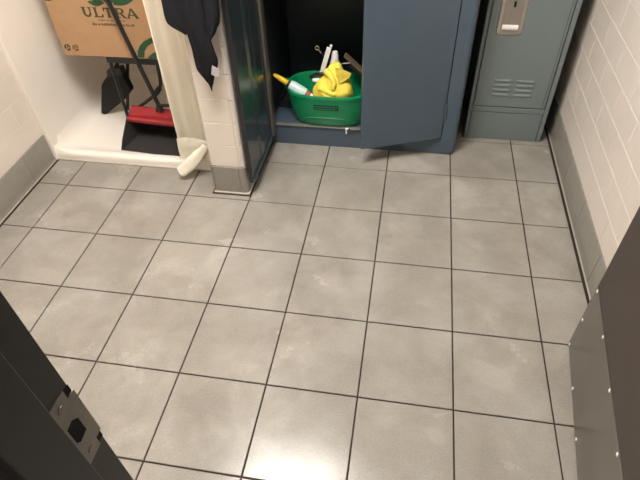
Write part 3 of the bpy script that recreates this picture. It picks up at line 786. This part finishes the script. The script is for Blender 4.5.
obj('palm', mound(), 'yellow', gv, smooth=True)
def lobe(p, r): 
    return tube(smooth_path(p, 6), r, 12)
def lob(pts, r0, r1, flat_=1.0):
    P = smooth_path(pts, 6); n = len(P); return tube(P, [r0+(r1-r0)*i/(n-1) for i in range(n-1)]+[r1*.35], 12)
def wedge(A, B, th):
    bm = loft([smooth_path(A, 6), smooth_path([tuple((Vector(a)+Vector(b))/2+Vector((0, -.008, .004))) for a, b in zip(A, B)], 6), smooth_path(B, 6)], closed=False, cap=False)
    bmesh.ops.solidify(bm, geom=bm.faces[:], thickness=th); return bm
obj('cuff', wedge([(-.600, .222, .412), (-.566, .205, .414), (-.530, .196, .408), (-.504, .190, .398)], [(-.575, .185, .335), (-.560, .178, .348), (-.538, .180, .362), (-.510, .184, .386)], .006), 'yellow', gv, smooth=True)
obj('finger', lob([(-.628, .205, .400), (-.600, .188, .380), (-.585, .174, .352), (-.590, .166, .325)], .017, .012), 'yellow', gv, smooth=True)
obj('finger', lob([(-.655, .186, .318), (-.630, .168, .318), (-.600, .162, .308), (-.572, .164, .300)], .013, .010), 'yellow', gv, smooth=True)

# white spray bottle standing behind the gloves
wb = thing('squeeze_bottle', 'white plastic bottle standing behind the yellow gloves', 'bottle', (-.600, .312, .1255))
obj('bottle_body', lathe([(.001, 0), (.030, 0), (.033, .006), (.033, .20), (.028, .225), (.016, .245), (.015, .256)], 24, (-.600, .312, .1255)), 'white', wb, smooth=40)
obj('cap', lathe([(.001, 0), (.024, 0), (.025, .012), (.018, .030), (.0175, .052), (.013, .066), (.001, .069)], 20, (-.600, .312, .378)), 'white', wb, smooth=40)
# white flat scraper leaning upright
wsx = thing('scraper', 'narrow white plastic scraper leaning upright in the tub', 'scraper', (-.67, .30, .2))
SM = Matrix.Translation((-.658, .285, .355)) @ Matrix.Rotation(math.radians(17), 4, 'Y')
obj('blade', box(-.0115, .0115, -.004, .004, -.20, .125, bev=.002, M4=SM), 'white', wsx)
obj('tip', box(-.001, .0115, -.004, .004, .125, .142, bev=.002, M4=SM), 'white', wsx)
# hooked tool with green shank and ring eye
ht = thing('ring_tool', 'thin steel tool with ring end and green shank in the tub', 'tool', (-.65, .31, .2))
obj('shank', tube([(-.648, .335, .16), (-.652, .320, .405), (-.668, .318, .432)], .0055, 8), 'dkgreen', ht, smooth=40)
obj('rod', tube([(-.655, .318, .415), (-.680, .318, .447)], .0030, 8), 'chrome', ht, smooth=40)
obj('ring', tube([(-.686+.009*math.cos(a), .318, .455+.009*math.sin(a)) for a in [2*math.pi*i/16 for i in range(17)]], .0026, 6), 'chrome', ht, smooth=True)
# black strap handle brush with white butt
bs = thing('grout_brush', 'small black handled brush with white head in the tub', 'brush', (-.68, .27, .25))
obj('handle', tube(smooth_path([(-.716, .275, .326), (-.69, .268, .342), (-.655, .262, .352), (-.625, .26, .352)], 6), [.009]*19, 10), 'black_pl', bs, smooth=40)
obj('head', lathe([(.001, 0), (.009, .002), (.010, .03), (.006, .05), (.001, .054)], 14, (-.704, .262, .316), (1, -.05, .12)), 'white', bs, smooth=40)
obj('neck', tube([(-.66, .262, .348), (-.655, .258, .330), (-.652, .258, .324)], .006, 8), 'black_pl', bs, smooth=40)
# dish wand: yellow handle, aqua reservoir, printed end
dw = thing('dish_wand', 'pale aqua dish wand with yellow handle across the tub rim', 'dish wand', (-.78, .215, .28))
p0, p1 = Vector((-.885, .215, .362)), Vector((-.705, .190, .268)); ax = (p1-p0).normalized()
obj('handle', lathe([(.001, 0), (.006, .002), (.010, .012), (.0115, .030), (.0105, .033), (.0125, .037), (.0135, .075), (.012, .078)], 14, p0, ax), 'yellow2', dw, smooth=40)
obj('collar', lathe([(.001, .077), (.010, .077), (.010, .090), (.001, .090)], 14, p0, ax), 'black_pl', dw, smooth=40)
obj('reservoir', lathe([(.001, .089), (.020, .091), (.025, .100), (.0255, .160), (.023, .178), (.001, .178)], 18, p0, ax), 'aqua', dw, smooth=40)
obj('printed_end', lathe([(.001, .177), (.020, .177), (.0205, .188), (.0185, .200), (.001, .202)], 16, p0, ax), 'rust', dw, smooth=40)
obj('end_cap', lathe([(.001, .2015), (.0175, .2015), (.016, .216), (.001, .218)], 16, p0, ax), 'white', dw, smooth=40)
# wooden scrub brush leaning on the right rim
sb = thing('scrub_brush', 'brown wooden scrub brush leaning behind the cabinet door edge', 'brush', (-.50, .31, .25))
BM4 = Matrix.Translation((-.498, .310, .372)) @ Matrix.Rotation(math.radians(42), 4, 'Y')
obj('block', box(-.080, .085, -.022, .022, .004, .014, bev=.003, seg=2, M4=BM4), 'wood', sb)
obj('bristles', box(-.045, .08, -.025, .025, -.012, .005, bev=.002, M4=BM4), 'bristle', sb)
obj('clip', tube([BM4 @ Vector((-.04, -.03, .01)), BM4 @ Vector((-.062, -.034, -.012)), BM4 @ Vector((-.07, -.034, -.026))], .003, 8), 'dull', sb)
# low black tray standing in the cabinet's rear left corner
ty = thing('tray', 'low black tray left of the green tub in the cabinet', 'tray', (-.86, .42, .1135))
b = box(-.902, -.838, .335, .60, .1136, .1186, bev=.001)
obj('tray_base', b, 'black_pl', ty)
b = bmesh.new()
for a in ((-.902, -.838, .332, .338), (-.902, -.838, .597, .603), (-.905, -.899, .332, .603), (-.841, -.835, .332, .603)): bx(b, *a, .1136, .150)
obj('tray_rim', b, 'black_pl', ty)
